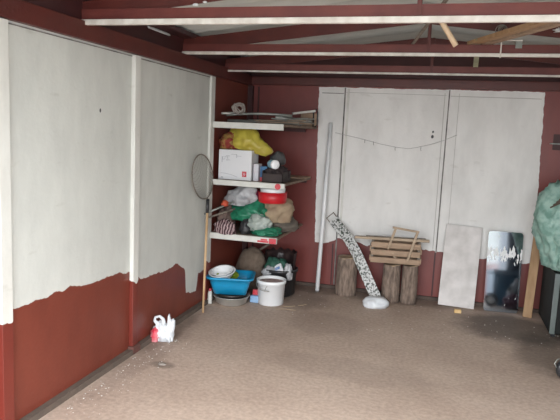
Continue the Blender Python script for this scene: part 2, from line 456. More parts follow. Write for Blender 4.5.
# --- top shelf load
ZT = 1.618
def rod(name, a, b, r, m, label, cat, group=None, n=8, mid=None):
    pts = [a, b] if mid is None else [a, mid, b]
    if mid is not None:
        A, Mx, B = Vector(a), Vector(mid), Vector(b); pts = [(A * (1 - t) ** 2 + Mx * 2 * t * (1 - t) + B * t * t) for t in [i / 8 for i in range(9)]]
    c = Vector(a); bm = bmesh.new(); tube(bm, [Vector(p) - c for p in pts], r, n)
    o = obj(name, bm, m, smooth=True); o.location = c
    return tag(o, label, cat, group)
# long steel tubes
rod('steel_tube', (.09, 4.84, ZT + .062), (.66, 4.96, ZT + .078), .011, M_steel, 'long bare steel tube lying highest on the top shelf', 'tube', mid=(.4, 4.85, ZT + .10))
rod('steel_tube', (.08, 4.90, ZT + .016), (.70, 5.05, ZT + .016), .014, M_steel, 'dark steel tube lying on the top shelf board below the highest tube', 'tube')
rod('steel_tube', (.07, 5.06, ZT + .018), (.68, 5.25, ZT + .018), .016, M_steel, 'dark steel tube at the back of the top shelf', 'tube')
rod('steel_tube', (.065, 4.79, ZT + .075), (.19, 4.90, ZT + .085), .010, M_metal, 'short bright tube end standing proud at the left of the top shelf', 'tube')
# dark slab under tubes
tag(place(obj('metal_tray', bx(0, .45, 0, .3, 0, .045, bev=.01), M_steel), (.13, 5.30, ZT)), 'flat dark metal tray at the back of the top shelf', 'tray')
# fan of thin slats at right end
for i in range(14):
    y = 4.80 + .022 * i; x0 = .40 + random.uniform(-.06, .05)
    a = Vector((x0, y, ZT + .008 + .0065 * (i % 4))); b = Vector((.70 + .012 * (i % 5), y + .28 + random.uniform(-.05, .08), ZT + .012 + .012 * (i % 4)))
    bm = bmesh.new(); bar(bm, (0, 0, 0), b - a, .018, .006)
    o = obj('thin_slat', bm, (M_greywood, M_oldwood)[i % 2]); o.location = a
    tag(o, 'thin grey-brown slat in the fanned bundle at the right end of the top shelf', 'slat', 'thin slats on the top shelf')
for i in range(9):
    a = (.50 + random.uniform(-.03, .03), 4.93 + .03 * i, ZT + .05 + .012 * (i % 3)); b = (.735 + random.uniform(-.03, .02), 5.2 + .04 * i, ZT + .03 + .014 * (i % 4))
    rod('grey_rod', a, b, .006, (M_steel, M_metal)[i % 2], 'thin grey rod in the loose bundle over the slats at the shelf end', 'rod', 'thin grey rods on the top shelf')
bm = bmesh.new(); bar(bm, (0, 0, 0), (.19, .12, .035), .03, .02)
tag(place(obj('white_batten', bm, M_flange), (.55, 5.38, ZT + .115)), 'short pale batten laid across the rods at the right end of the top shelf', 'batten')
tag(place(obj('brown_board', bx(0, .16, 0, .02, 0, .13, bev=.003), M_oldwood), (.585, 5.56, ZT)), 'small brown board standing at the right rear of the top shelf', 'board')
bm = bmesh.new(); tube(bm, [(.0, 0, .0), (.0, 0, .15), (.025, 0, .17), (.04, 0, .14), (.04, 0, .02), (.02, 0, 0)], .007, 8, closed=True)
tag(place(obj('dark_bracket', bm, M_black, smooth=True), (.715, 5.55, ZT)), 'dark loop bracket upright at the far right end of the top shelf', 'bracket')
# wire coil
def coil(R, r, turns, seed, m, name='wire_coil'):
    random.seed(seed); bm = bmesh.new()
    for k in range(turns):
        rr = R * random.uniform(.55, 1.05); ph = random.uniform(0, PI); tx, ty = random.uniform(-1.2, 1.2), random.uniform(-1.2, 1.2)
        E = Euler((PI / 2 + tx, ty, ph * .35)).to_matrix()
        o_ = Vector((random.uniform(-.2, .2) * R, random.uniform(-.3, .3) * R, 0))
        pts = [E @ Vector((rr * math.cos(a), rr * math.sin(a), .1 * R * math.sin(3 * a))) + o_ for a in [2 * PI * i / 18 for i in range(18)]]
        tube(bm, pts, r, 6, closed=True)
    return obj(name, bm, m, smooth=True)
o = coil(.055, .0045, 12, 3, mat('cord_grey', (.42, .38, .34), (.26, .21, .19), rough=.8, scale=30)); place(o, (.205, 4.83, ZT + .12))
tag(o, 'tangled coil of pale wire sitting on the tubes of the top shelf', 'wire coil')

# --- middle shelf load
ZM = 1.118
t = thing('cardboard_carton', 'white printed cardboard carton with a red emblem on the middle shelf', 'carton', (.055, 4.78, ZM), (0, 0, math.radians(1)))
M_carton = mat('carton_white', (.70, .70, .72), (.65, .65, .67), rough=.5, scale=3)
obj('box', bx(0, .305, 0, .20, 0, .262, bev=.003), M_carton, t)
gi = mat('print_grey', (.30, .31, .34), (.4, .4, .43), rough=.6); 
bm = bmesh.new()
box(bm, .222, .262, -.0015, .001, .03, .078, bev=.0006)
e = obj('emblem', bm, M_redstain, t); e['label'] = 'red square emblem'
bm = bmesh.new(); 
for (a, b, c, d) in ((.232, .252, .058, .061), (.232, .252, .050, .053), (.237, .247, .042, .045)): box(bm, a, b, -.0022, -.0012, c, d)
obj('emblem_mark', bm, M_carton, e)
bm = bmesh.new()
for (a, b, c, d) in ((.07, .105, .205, .209), (.115, .165, .222, .225), (.165, .169, .195, .225), (.172, .21, .208, .211), (.03, .035, .15, .2), (.03, .09, .196, .198), (.07, .085, .168, .174), (.095, .108, .17, .173), (.025, .045, .014, .022), (.01, .05, .008, .011)):
    box(bm, a, b, -.0012, .001, c, d)
tube(bm, [(.035 + .06 * i / 8, -.0006, .19 - .02 * math.sin(i)) for i in range(9)], .0012, 5)
tube(bm, [(.02 + .16 * i / 8, -.0006, .055 - .03 * (i / 8) ** 2) for i in range(9)], .0014, 5)
obj('printed_lines', bm, gi, t)
bm = bmesh.new(); box(bm, .07, .215, .03, .14, .262, .265); obj('tape_slot', bm, mat('dark_slot', (.1, .1, .08)), t)
# yellow bag over the carton
o = blob(.155, .10, .17, 11, .30, 2.0, 4, peak=[(-.6, 0, .8, .35, 6), (.3, -.2, 1, .35, 8), (1, 0, .0, .55, 6)])
o = obj('yellow_bag', o, mat('yellow_plastic', (.50, .42, .06), (.40, .32, .05), rough=.4, scale=9, bump=.5, bscale=30), smooth=True)
place(o, (.245, 4.90, ZM + .262), (0, math.radians(14), 0)); tag(o, 'crumpled yellow plastic bag lying on top of the white carton', 'bag')
o = obj('patterned_cloth', blob(.10, .12, .15, 14, .35, 2.5, 4), mat('cloth_brownyellow', (.30, .18, .05), (.22, .03, .02), rough=.8, scale=22, lo=.45, hi=.55), smooth=True)
place(o, (.115, 4.90, ZM + .262)); tag(o, 'brown and yellow patterned cloth heaped at the left above the white carton', 'cloth')
o = obj('yellow_bag', blob(.04, .08, .13, 15, .2, 2, 3), _m['yellow_plastic'], smooth=True); place(o, (.418, 4.96, ZM + .245))
bpy.data.objects.remove(o)
# small cartons
tag(place(obj('small_carton', bx(0, .045, 0, .1, 0, .15, bev=.002), mat('pale_carton', (.55, .5, .55), (.6, .62, .66), rough=.5, scale=20)), (.375, 4.80, ZM)), 'narrow pale carton standing right beside the white carton', 'carton')
t = thing('blue_carton', 'small blue carton standing between the pale carton and the black tray', 'carton', (.428, 4.83, ZM))
obj('box', bx(0, .06, 0, .09, 0, .13, bev=.002), mat('blue_box', (.03, .09, .22), (.05, .16, .3), rough=.5, scale=20), t)
o = obj('red_band', bx(-.001, .061, -.001, .03, 0, .035), M_redstain, t)
o = obj('grey_cap', blob(.075, .10, .13, 21, .18, 1.5, 3, ridge=False), mat('grey_cloth', (.12, .12, .12), (.085, .08, .08), rough=.9, scale=12), smooth=True)
place(o, (.515, 5.08, ZM + .135)); tag(o, 'dark grey cloth cap lying behind the jar on the middle shelf', 'cap')
# black tray with junk
t = thing('black_tray', 'shallow black tray on the right of the middle shelf', 'tray', (.50, 4.76, ZM))
bm = bmesh.new()
box(bm, -.03, .155, 0, .26, 0, .006); box(bm, -.03, -.024, 0, .26, 0, .10); box(bm, .149, .155, 0, .26, 0, .09); box(bm, -.03, .155, 0, .006, 0, .075); box(bm, -.03, .155, .254, .26, 0, .10)
obj('tray_body', bm, mat('dark_crate', (.045, .03, .028), (.03, .02, .02), rough=.7), t)
o = obj('dark_rag', blob(.10, .11, .15, 23, .4, 2.6, 4), mat('dark_rag', (.05, .032, .03), (.025, .018, .02), rough=.9, scale=20), smooth=True)
place(o, (.555, 4.90, ZM + .008)); tag(o, 'dark rag bundled inside the black tray', 'rag')
# lying jar: white lid, blue body
t = thing('plastic_jar', 'jar lying on the black tray, white lid facing out and pale blue body', 'jar', (.565, 4.80, ZM + .155), (PI / 2, 0, math.radians(38)))
bm = bmesh.new(); lathe(bm, [(0, -.09), (.034, -.09), (.037, -.08), (.037, 0), (0, 0)]); obj('jar_body', bm, mat('jar_blue', (.18, .36, .48), (.25, .42, .52), rough=.4), t, smooth=True)
bm = bmesh.new(); lathe(bm, [(0, .024), (.036, .024), (.040, .018), (.040, 0), (0, 0)]); l = obj('lid', bm, M_twhite, t, smooth=True); l['label'] = 'white lid'
o = obj('folded_cardboard', bx(0, .30, 0, .26, 0, .012), M_oldwood); place(o, (.40, 5.37, ZM), (0, 0, 0)); tag(o, 'flat brown board on the rear of the middle shelf', 'board')

# --- bottom shelf load
ZB = .645
def bag(name, loc, r, seed, m, label, cat='bag', rot=(0, 0, 0), amp=.3, freq=2.2, sub=4, **k):
    o = obj(name, blob(*r, seed, amp, freq, sub, **k), m, smooth=True)
    place(o, loc, rot); return tag(o, label, cat)
M_green = mat('green_plastic', (.02, .20, .11), (.012, .13, .07), rough=.4, scale=14, bump=.6, bscale=25)
M_palebag = mat('grey_plastic', (.42, .42, .43), (.33, .33, .345), rough=.35, scale=12, bump=.6, bscale=25)
M_clear = mat('clear_plastic', (.38, .42, .38), (.24, .28, .26), rough=.3, scale=14, bump=.7, bscale=25)
M_beige = mat('beige_cloth', (.38, .29, .19), (.29, .21, .14), rough=.9, scale=12, bump=.6, bscale=30)
bag('green_bag', (.31, 4.90, ZB + .105), (.21, .13, .16), 31, M_green, 'crumpled dark green plastic bag in the middle of the bottom shelf heap', peak=[(.3, 0, 1, .35, 6)], amp=.35)
bag('green_bag', (.51, 4.82, ZB), (.135, .09, .085), 33, M_green, 'smaller green plastic bag low at the right of the bottom shelf', amp=.35)
bag('clear_bag', (.45, 4.81, ZB + .03), (.12, .06, .15), 35, M_clear, 'translucent grey-green plastic bag between the two green bags', amp=.35)
bag('white_bag', (.26, 4.88, ZB + .24), (.13, .10, .165), 37, M_palebag, 'crumpled pale grey plastic bag with loop handles topping the bottom shelf heap', peak=[(.55, -.2, 1, .55, 10), (-.9, 0, -.2, .4, 6)], amp=.3)
bag('pink_bag', (.335, 4.97, ZB + .28), (.06, .07, .12), 39, mat('pink_plastic', (.50, .07, .20), (.4, .05, .14), rough=.4), 'pink plastic bag showing beside the pale grey bag', sub=3)
bag('beige_cloth', (.54, 5.00, ZB + .10), (.155, .16, .24), 41, M_beige, 'beige cloth bundled on the right of the bottom shelf under the red basin', cat='cloth', amp=.28)
bag('grey_cloth', (.55, 5.14, ZB), (.16, .22, .15), 43, mat('cloth_greybrown', (.17, .15, .12), (.12, .10, .085), rough=.9, scale=14), 'grey-brown cloth lying flat below the beige bundle', cat='cloth', amp=.2)
bag('brown_bag', (.12, 4.84, ZB + .02), (.085, .10, .22), 45, mat('brown_stuff', (.13, .085, .07), (.07, .045, .04), rough=.8, scale=20), 'dark brown bundle at the left end of the bottom shelf', cat='bundle')
bag('dark_pouch', (.325, 4.79, ZB), (.05, .05, .135), 47, M_black, 'shiny black pouch standing at the front of the bottom shelf', cat='pouch', amp=.25)
# striped bag, with folds hanging over the edge
def stripe_mat():
    m = bpy.data.materials.new('striped'); t, N, L, B = nt(m)
    tc = N.new('ShaderNodeTexCoord'); w = N.new('ShaderNodeTexWave'); w.inputs['Scale'].default_value = 13; w.inputs['Distortion'].default_value = 3; w.inputs['Detail Scale'].default_value = 2
    L.new(tc.outputs['Object'], w.inputs['Vector'])
    c = N.new('ShaderNodeValToRGB'); c.color_ramp.interpolation = 'CONSTANT'
    c.color_ramp.elements[0].color = (.05, .02, .025, 1); c.color_ramp.elements[1].position = .62; c.color_ramp.elements[1].color = (.40, .30, .30, 1)
    e = c.color_ramp.elements.new(.4); e.color = (.16, .04, .05, 1)
    L.new(w.outputs[0], c.inputs[0]); L.new(c.outputs[0], B.inputs['Base Color']); B.inputs['Roughness'].default_value = .6
    return m
bag('striped_bag', (.145, 4.735, ZB - .008), (.095, .055, .13), 51, stripe_mat(), 'dark bag with pale stripes slumped over the front edge of the bottom shelf', amp=.3, rot=(0, math.radians(8), 0))
bag('orange_rag', (.135, 4.76, ZB + .235), (.032, .035, .055), 53, mat('orange', (.55, .10, .04), (.45, .06, .03), rough=.7), 'small orange rag between the pale grey bag and the sticks', cat='rag', sub=3)
rod('grey_stick', (-.0, 4.62, ZB + .17), (.20, 4.80, ZB + .275), .009, M_steel, 'grey stick poking out left from the bottom shelf, upper of two', 'stick')
rod('grey_stick', (.02, 4.615, ZB + .135), (.22, 4.79, ZB + .215), .008, M_greywood, 'grey-brown stick poking out left from the bottom shelf, lower of two', 'stick')
# red basin with white rim upside on the heap
t = thing('red_basin', 'red basin with white upper part wedged under the middle shelf', 'basin', (.53, 4.90, .928))
bm = bmesh.new(); lathe(bm, [(0, 0), (.11, 0), (.124, .008), (.132, .098), (.124, .098), (.11, .012), (0, .008)]); obj('bowl', bm, mat('red_plastic', (.55, .012, .02), (.48, .01, .018), rough=.4), t, smooth=True)
bm = bmesh.new(); lathe(bm, [(.0, .090), (.106, .090), (.110, .095), (.112, .131), (.0, .133)]); l = obj('lid', bm, M_twhite, t, smooth=True); l['label'] = 'white upper part'

# ------------------------------------------------------------------ floor under the shelves
# metal basin
t = thing('metal_basin', 'shiny metal basin on the floor under the blue tub', 'basin', (.20, 4.775, 0))
t.scale = (.92, .92, 1)
bm = bmesh.new(); lathe(bm, [(0, 0), (.115, 0), (.15, .02), (.168, .075), (.182, .08), (.182, .084), (.162, .082), (.142, .026), (.11, .008), (0, .008)], n=36); obj('bowl', bm, M_metal, t, smooth=True)
o = bmesh.new(); lathe(o, [(0, 0), (.10, 0), (.14, .03), (.150, .055), (.144, .055), (.13, .032), (.095, .008), (0, .008)], n=32)
o = obj('dark_pan', o, mat('dark_pan', (.06, .055, .045), (.035, .03, .03), rough=.4, metal=.6), smooth=True); place(o, (.225, 4.775, .056)); tag(o, 'dark pan nested between the metal basin and the blue tub', 'pan')
# blue tub: rounded rectangle, tapered with rim
def rrect(cx, cy, hx, hy, r, n=5):
    P = []
    for (sx, sy, a0) in ((1, 1, 0), (-1, 1, PI / 2), (-1, -1, PI), (1, -1, 3 * PI / 2)):
        for i in range(n + 1):
            a = a0 + PI / 2 * i / n; P.append((cx + sx * (hx - r) + r * math.cos(a), cy + sy * (hy - r) + r * math.sin(a)))
    return P
def tub(levels, m, name, parent):
    bm = bmesh.new(); rings = []
    for (hx, hy, r, z) in levels: rings.append([bm.verts.new((x, y, z)) for x, y in rrect(0, 0, hx, hy, r)])
    for a, b in zip(rings, rings[1:]):
        k = len(a)
        for i in range(k): bm.faces.new((a[i], a[(i + 1) % k], b[(i + 1) % k], b[i]))
    bm.faces.new(rings[0]); bm.faces.new(rings[-1])
    return obj(name, bm, m, parent, smooth=True)
t = thing('blue_tub', 'bright blue plastic tub stacked on the metal basin, bowls inside', 'tub', (.190, 4.79, .108), (math.radians(0), 0, math.radians(14)))
tub([(.145, .12, .04, 0), (.172, .145, .05, .09), (.185, .16, .05, .140), (.21, .18, .06, .142), (.21, .18, .06, .157), (.179, .155, .05, .157), (.165, .139, .045, .09), (.13, .10, .04, .008)], M_blue, 'tub_body', t)
# bowls in the tub
def bowl(loc, r, h, m, label, rot=(0, 0, 0), name='plastic_bowl'):
    bm = bmesh.new(); lathe(bm, [(0, 0), (r * .55, 0), (r * .8, h * .45), (r * .95, h * .95), (r * 1.04, h), (r * 1.04, h + .004), (r * .92, h), (r * .76, h * .45), (r * .5, .008), (0, .008)])
    return tag(place(obj(name, bm, m, smooth=True), loc, rot), label, 'bowl')
bowl((.165, 4.765, .178), .098, .085, mat('lime', (.28, .38, .04), (.22, .32, .03), rough=.4), 'lime green bowl inside the blue tub, under the white bowls', (math.radians(12), math.radians(2), 0))
bowl((.130, 4.735, .232), .118, .070, M_twhite, 'larger white bowl in the blue tub, over the lime green bowl', (math.radians(14), math.radians(-4), 0))
bowl((.130, 4.733, .247), .100, .066, M_twhite, 'smaller white bowl nested in the larger white bowl of the blue tub', (math.radians(14), math.radians(-4), 0))
# sack behind
bag('burlap_sack', (.225, 5.33, 0), (.175, .13, .41), 61, mat('burlap', (.19, .14, .105), (.13, .095, .07), rough=.95, scale=18, bump=.6), 'stuffed brown burlap sack standing behind the blue tub', cat='sack', amp=.12, freq=1.6)
# leaning grey plank behind tub
bm = bmesh.new(); bar(bm, (0, 0, 0), (.30, .0, .20), .02, .06, up=(0, 1, 0)); tag(place(obj('grey_plank', bm, M_greywood), (.07, 5.45, .25)), 'grey plank end slanting up behind the blue tub', 'plank')
# white bottle behind corner post
t = thing('white_bottle', 'narrow white container standing by the corner post left of the metal basin', 'bottle', (.052, 4.80, 0))
t.scale = (1, 1, 1)
bm = bmesh.new(); lathe(bm, [(0, 0), (.019, 0), (.020, .01), (.020, .10), (.014, .118), (.0, .12)], n=18); obj('bottle_body', bm, M_whitep, t, smooth=True)
bm = bmesh.new(); lathe(bm, [(0, .119), (.012, .119), (.012, .14), (0, .14)], n=14); obj('cap', bm, M_redstain, t, smooth=True)
t.location = (.050, 4.685, 0)
bpy.data.objects['metal_basin'].location.x = .222
# move stack right to clear bottle
for n_, dx in (('dark_pan', .0), ('blue_tub', .02)): bpy.data.objects[n_].location.x += dx
for o in bpy.data.objects:
    if o.name.startswith('plastic_bowl'): o.location.x += .02
# small blue container with red cap
t = thing('blue_container', 'small pale blue container with a red top between metal basin and white bucket', 'container', (.395, 4.915, 0))
obj('container_body', bx(-.03, .05, -.045, .03, 0, .065, bev=.008), mat('pale_blue', (.18, .36, .60), (.3, .45, .65), rough=.4, scale=9), t)
l = obj('red_top', bx(-.015, .035, -.02, .02, .065, .115, bev=.006), M_redstain, t); l['label'] = 'red top'
# white bucket
t = thing('white_bucket', 'white plastic bucket with wire handle in front of the black bucket', 'bucket', (.545, 4.935, 0))
bm = bmesh.new(); lathe(bm, [(0, 0), (.112, 0), (.117, .005), (.126, .19), (.134, .192), (.136, .222), (.130, .225), (.124, .222), (.121, .19), (.110, .01), (0, .008)], n=36); obj('bucket_body', bm, M_twhite, t, smooth=True)
bm = bmesh.new(); lathe(bm, [(0, .205), (.06, .21), (.122, .198), (.122, .15), (0, .15)], n=24); obj('contents', bm, mat('pinkish_dust', (.38, .26, .25), (.55, .42, .40), rough=.9, scale=30), t, smooth=True)
bm = bmesh.new()
tube(bm, [(-.132, -.02, .20)] + [(-.132 * math.cos(PI * i / 16), -.137 * math.sin(PI * i / 16) * 1.0 - .012, .20 - .055 * math.sin(PI * i / 16)) for i in range(1, 16)][:9] + [(-.02, -.142, .148), (.0, -.13, .19), (-.03, -.10, .226)], .0035, 6)
obj('handle', bm, M_metal, t, smooth=True)
# black bucket and its load
t = thing('black_bucket', 'large black bucket behind the white bucket, full of packaging', 'bucket', (.535, 5.25, 0))
bm = bmesh.new(); lathe(bm, [(0, 0), (.12, 0), (.128, .01), (.162, .24), (.172, .24), (.172, .265), (.158, .265), (.150, .02), (0, .015)], n=36); obj('bucket_body', bm, M_black, t, smooth=True)
# dark torn carton/liner standing in it
bm = bmesh.new()
n = 40; rings = []
for k in range(6):
    zz = .16 + k * .052; ring = []
    for i in range(n + 1):
        a = PI * (-.12) + PI * 1.24 * i / n
        rr = .135 + .018 * (k / 5) + .010 * noise.noise(Vector((a * 3, k * .7, 1)))
        hz = zz if k < 5 else zz + .03 * noise.noise(Vector((a * 4, 3, 2)))
        ring.append(bm.verts.new((rr * math.cos(a), rr * math.sin(a), hz)))
    rings.append(ring)
for a, b in zip(rings, rings[1:]):
    for i in range(n): bm.faces.new((a[i], a[i + 1], b[i + 1], b[i]))
bmesh.ops.solidify(bm, geom=bm.faces[:], thickness=.004)
o = obj('dark_liner', bm, mat('liner', (.09, .055, .05), (.035, .025, .03), rough=.3, scale=14, bump=.6, bscale=20), smooth=True); place(o, (.535, 5.25, 0)); tag(o, 'dark brown liner standing up in the black bucket', 'liner')
bag('green_cloth', (.48, 5.20, .19), (.085, .07, .18), 71, mat('dark_green', (.025, .11, .07), (.015, .06, .045), rough=.7, scale=20), 'dark green cloth at the left inside the black bucket', cat='cloth')
bag('green_cloth', (.555, 5.23, .20), (.07, .06, .15), 73, _m['dark_green'], 'dark green cloth tuck behind the packet in the black bucket', cat='cloth')
bag('clear_wrap', (.465, 5.14, .19), (.075, .05, .10), 72, M_palebag, 'crumpled pale plastic wrap at the front left in the black bucket', cat='wrap', sub=4)
bag('clear_wrap', (.635, 5.17, .17), (.045, .05, .16), 74, M_palebag, 'crumpled pale plastic wrap at the right edge of the black bucket', cat='wrap', sub=4)
t = thing('white_packet', 'white packet with blue print tilted in the black bucket', 'packet', (.56, 5.115, .225), (math.radians(-25), math.radians(-32), 0))
obj('packet_body', bx(-.06, .06, -.012, .012, 0, .095, bev=.006), M_carton, t)
bm = bmesh.new(); box(bm, -.03, .04, -.0145, -.011, .045, .07); obj('blue_print', bm, mat('print_blue', (.06, .18, .45), (.3, .4, .6), rough=.5, scale=60), t)

# ------------------------------------------------------------------ landing net
t = thing('landing_net', 'landing net with round hoop and bamboo handle leaning on the corner post', 'net', (.10, 4.42, 0))
base = Vector((.10, 4.42, 0)); P0 = Vector((.10, 4.42, .0)); P1 = Vector((.045, 4.585, .955))
bm = bmesh.new(); tube(bm, [P0 - base, P0.lerp(P1, .5) - base, P0.lerp(P1, .88) - base], [.009, .011, .011], 10); obj('handle', bm, mat('bamboo', (.62, .42, .24), (.50, .32, .17), rough=.5, scale=6, stretch=(3, 3, 1)), t, smooth=True)
bm = bmesh.new(); tube(bm, [P0.lerp(P1, .875) - base, P0.lerp(P1, 1) - base], .014, 10); l = obj('ferrule', bm, M_black, t, smooth=True); l['label'] = 'black ferrule'
C0 = Vector((.035, 4.49, 1.15)); ax1 = Vector((-.00, 1, -.05)).normalized(); ax2 = Vector((-.05, -.12, 1)).normalized()
def hp(a, k=1.0): return C0 + ax1 * (.215 * k * math.sin(a)) + ax2 * (-.19 * k * math.cos(a)) - base
bm = bmesh.new(); tube(bm, [hp(2 * PI * i / 40) for i in range(40)], .0055, 6, closed=True)
tube(bm, [P1 - base, hp(-.28)], .005, 6); tube(bm, [P1 - base, hp(.28)], .005, 6)
obj('hoop', bm, mat('rusty_wire', (.24, .20, .17), (.17, .145, .12), rough=.6, metal=.3), t, smooth=True)
bm = bmesh.new()
def sag(p):  # bag of the net hanging down beside the wall
    return p
for i in range(-8, 9):
    s = i / 9; c = math.sqrt(1 - s * s)
    for (A, B) in ((1, 0), (0, 1)):
        pts = []
        for j in range(7):
            u_ = -c + 2 * c * j / 6
            a_, b_ = (s, u_) if A else (u_, s)
            rr = 1 - (a_ * a_ + b_ * b_)
            p = C0 + ax1 * .213 * (a_ * .72 + b_ * .70) + ax2 * .188 * (-a_ * .70 + b_ * .72) * 1.0
            p += Vector((.02 * max(0, rr), 0, -.09 * max(0, rr) * 1.0))
            pts.append(p - base)
        tube(bm, pts, .0011, 4)
obj('netting', bm, mat('net_cord', (.24, .22, .19), (.18, .17, .15), rough=.8), t)

# ------------------------------------------------------------------ white bag on the floor, left
t = thing('plastic_bag', 'white and red plastic shopping bag slumped on the floor by the left wall', 'bag', (.088, 3.70, 0), (0, 0, math.radians(10)))
t.scale = (1.15, 1.15, 1.12)
bm = blob(.058, .045, .125, 81, .33, 2.3, 4, peak=[(-.5, 0, 1, .15, 6)])
obj('bag_body', bm, M_bagw, t, smooth=True)
bm = bmesh.new(); hpnts = [(-.035 - .03 * math.sin(PI * i / 12) + .045 * (i / 12), -.02, .10 + .05 * math.sin(PI * i / 12) - .02 * (i / 12)) for i in range(13)]
tube(bm, [(-.02, -.01, .10), (-.045, -.012, .135), (-.04, -.012, .158), (-.012, -.012, .166), (.008, -.01, .150), (.012, -.008, .10)], [.012, .010, .008, .009, .012, .022], 8); obj('bag_handle', bm, M_bagw, t, smooth=True)
bm = blob(.028, .02, .095, 83, .4, 2.5, 3); l = obj('red_panel', bm, mat('bag_red', (.60, .03, .06), (.7, .3, .32), rough=.4, scale=18), t, smooth=True); l.location = (-.035, -.036, 0.0); l['label'] = 'red printed patch'
bm = blob(.032, .03, .13, 85, .45, 2.8, 4, peak=[(1, 0, .9, .7, 14), (.1, 0, 1, .5, 16)]); l = obj('bag_fold', bm, M_bagw, t, smooth=True); l.location = (.045, -.01, 0)

# small lump on the stain
bag('mud_lump', (.30, 3.30, .0), (.028, .018, .012), 87, mat('lump', (.34, .30, .26), (.2, .17, .15), rough=.9), 'small pale lump lying on the dark floor stain near the left wall', cat='lump', sub=3)
# crumbs of plaster and paint
random.seed(5)
bm = bmesh.new()
def crumb(x, y, s):
    r = bmesh.ops.create_icosphere(bm, subdivisions=1, radius=s)
    for v in r['verts']: v.co = Vector((x + v.co.x * random.uniform(.7, 1.4), y + v.co.y * random.uniform(.7, 1.4), max(0, v.co.z * .5 + s * .35)))
for i in range(150):
    y = random.uniform(2.35, 3.75); crumb(.07 + abs(random.gauss(0, .13)), y, random.choice((.0018, .0025, .003, .0045)))
for i in range(30): crumb(random.uniform(2.3, 3.0), random.uniform(4.6, 5.4), random.choice((.002, .003, .005)))
for i in range(60): crumb(random.uniform(.6, 2.3), random.uniform(4.5, 5.5), random.choice((.002, .003, .005)))
tag(obj('plaster_crumbs', bm, mat('crumb', (.55, .52, .48), (.62, .6, .56), rough=.9)), 'scattered pale plaster crumbs and paint flakes on the concrete floor', 'crumbs', kind='stuff')
# straws by the bucket
for i, (x, y, a, L2) in enumerate(((.68, 4.86, .3, .12), (.72, 4.80, -.2, .10), (.64, 4.77, .1, .08), (.80, 4.95, .5, .09))):
    bm = bmesh.new(); tube(bm, [(0, 0, .003), (L2 / 2 * math.cos(a), L2 / 2 * math.sin(a), .005), (L2 * math.cos(a + .3), L2 * math.sin(a + .3), .003)], .0025, 5)
    o = place(obj('dry_straw', bm, M_cut), (x, y, 0)); tag(o, 'dry straw lying on the floor to the right of the white bucket', 'straw', 'dry straws on the floor')

# ------------------------------------------------------------------ pole
t = thing('white_pole', 'tall white round pole leaning against the back wall', 'pole', (.857, 5.50, 0))
bm = bmesh.new(); tube(bm, [(0, 0, .012), (.012, .155, 1.665)], [.021, .019], 16); obj('pole_tube', bm, M_twhite, t, smooth=True)
bm = bmesh.new(); tube(bm, [(0, 0, .0), (0, .001, .02)], .0195, 16); obj('end_plug', bm, mat('plug', (.25, .25, .25)), t, smooth=True)

# ------------------------------------------------------------------ logs
def log(loc, r, h, seed, label, rot=(0, 0, 0)):
    t = thing('log', label, 'log', loc, rot, group='upright logs against the back wall')
    bm = bmesh.new(); n = 30; K = 14; rings = []
    for k in range(K + 1):
        z = h * k / K; rg = []
        for i in range(n):
            a = 2 * PI * i / n
            q = Vector((math.cos(a) * 2.4, math.sin(a) * 2.4, z * 5 + seed * 7))
            rr = r * (1 + .05 * noise.noise(q * .5) + .07 * (.5 - abs(noise.noise(q * 1.6))))
            rr *= 1.04 - .06 * z / h
            rg.append(bm.verts.new((rr * math.cos(a), rr * math.sin(a), z)))
        rings.append(rg)
    for A, B in zip(rings, rings[1:]):
        for i in range(n): bm.faces.new((A[i], A[(i + 1) % n], B[(i + 1) % n], B[i]))
    bm.faces.new(rings[0])
    obj('bark', bm, M_bark, t, smooth=True)
    bm = bmesh.new(); ring = [bm.verts.new((v[0], v[1], h + .012 * v[0] / r)) for v in [(r * .965 * math.cos(2 * PI * i / n), r * .965 * math.sin(2 * PI * i / n)) for i in range(n)]]
    lo = [bm.verts.new((v.co.x, v.co.y, h - .012)) for v in ring]
    bm.faces.new(ring); bm.faces.new(lo)
    for i in range(n): bm.faces.new((ring[i], ring[(i + 1) % n], lo[(i + 1) % n], lo[i]))
    l = obj('cut_face', bm, M_cut, t); l['label'] = 'pale sawn top'
    return t
log((1.135, 5.535, 0), .098, .375, 1, 'thick upright log with bare sawn top left of the speckled board')
log((1.573, 5.475, 0), .081, .362, 2, 'upright log under the left half of the slatted crate')
log((1.742, 5.505, 0), .073, .362, 3, 'upright log under the right half of the slatted crate')

# ------------------------------------------------------------------ slatted wooden crate with a carrying frame
t = thing('slatted_crate', 'slatted wooden crate with a handle frame lying on two logs', 'crate', (1.372, 5.40, .377), (0, 0, math.radians(5)))
W2 = .455
def plank(a, b, w, h, name, m=M_oldwood, up=(0, 0, 1)):
    bm = bmesh.new(); bar(bm, a, b, w, h, up); bmesh.ops.bevel(bm, geom=bm.edges[:], offset=.002, segments=1, affect='EDGES'); return obj(name, bm, m, t)
for z in (.026, .098, .170): plank((.0, 0, z), (W2, 0, z + .004), .016, .052, 'slat')
for z in (.026, .098, .170): plank((.0, .19, z), (W2, .19, z + .004), .016, .052, 'slat')
for x in (.012, W2 - .012):
    plank((x, .02, .0), (x, .02, .215), .024, .024, 'corner_post', M_greywood, (0, 1, 0)); plank((x, .17, .0), (x, .17, .215), .024, .024, 'corner_post', M_greywood, (0, 1, 0))
for z in (.04, .13): 
    for x in (-.006, W2 + .006): plank((x, .0, z), (x, .19, z), .012, .05, 'side_slat')
obj('bottom', bx(.0, W2, .01, .18, .0, .012), M_greywood, t)
plank((-.16, .03, .222), (.53, .03, .235), .05, .022, 'top_plank', mat('pale_oldwood', (.47, .37, .27), (.34, .26, .19), rough=.8, scale=5, stretch=(1, 6, 8), bump=.2))
plank((-.06, .10, .222), (.50, .10, .234), .05, .018, 'top_plank', M_greywood)
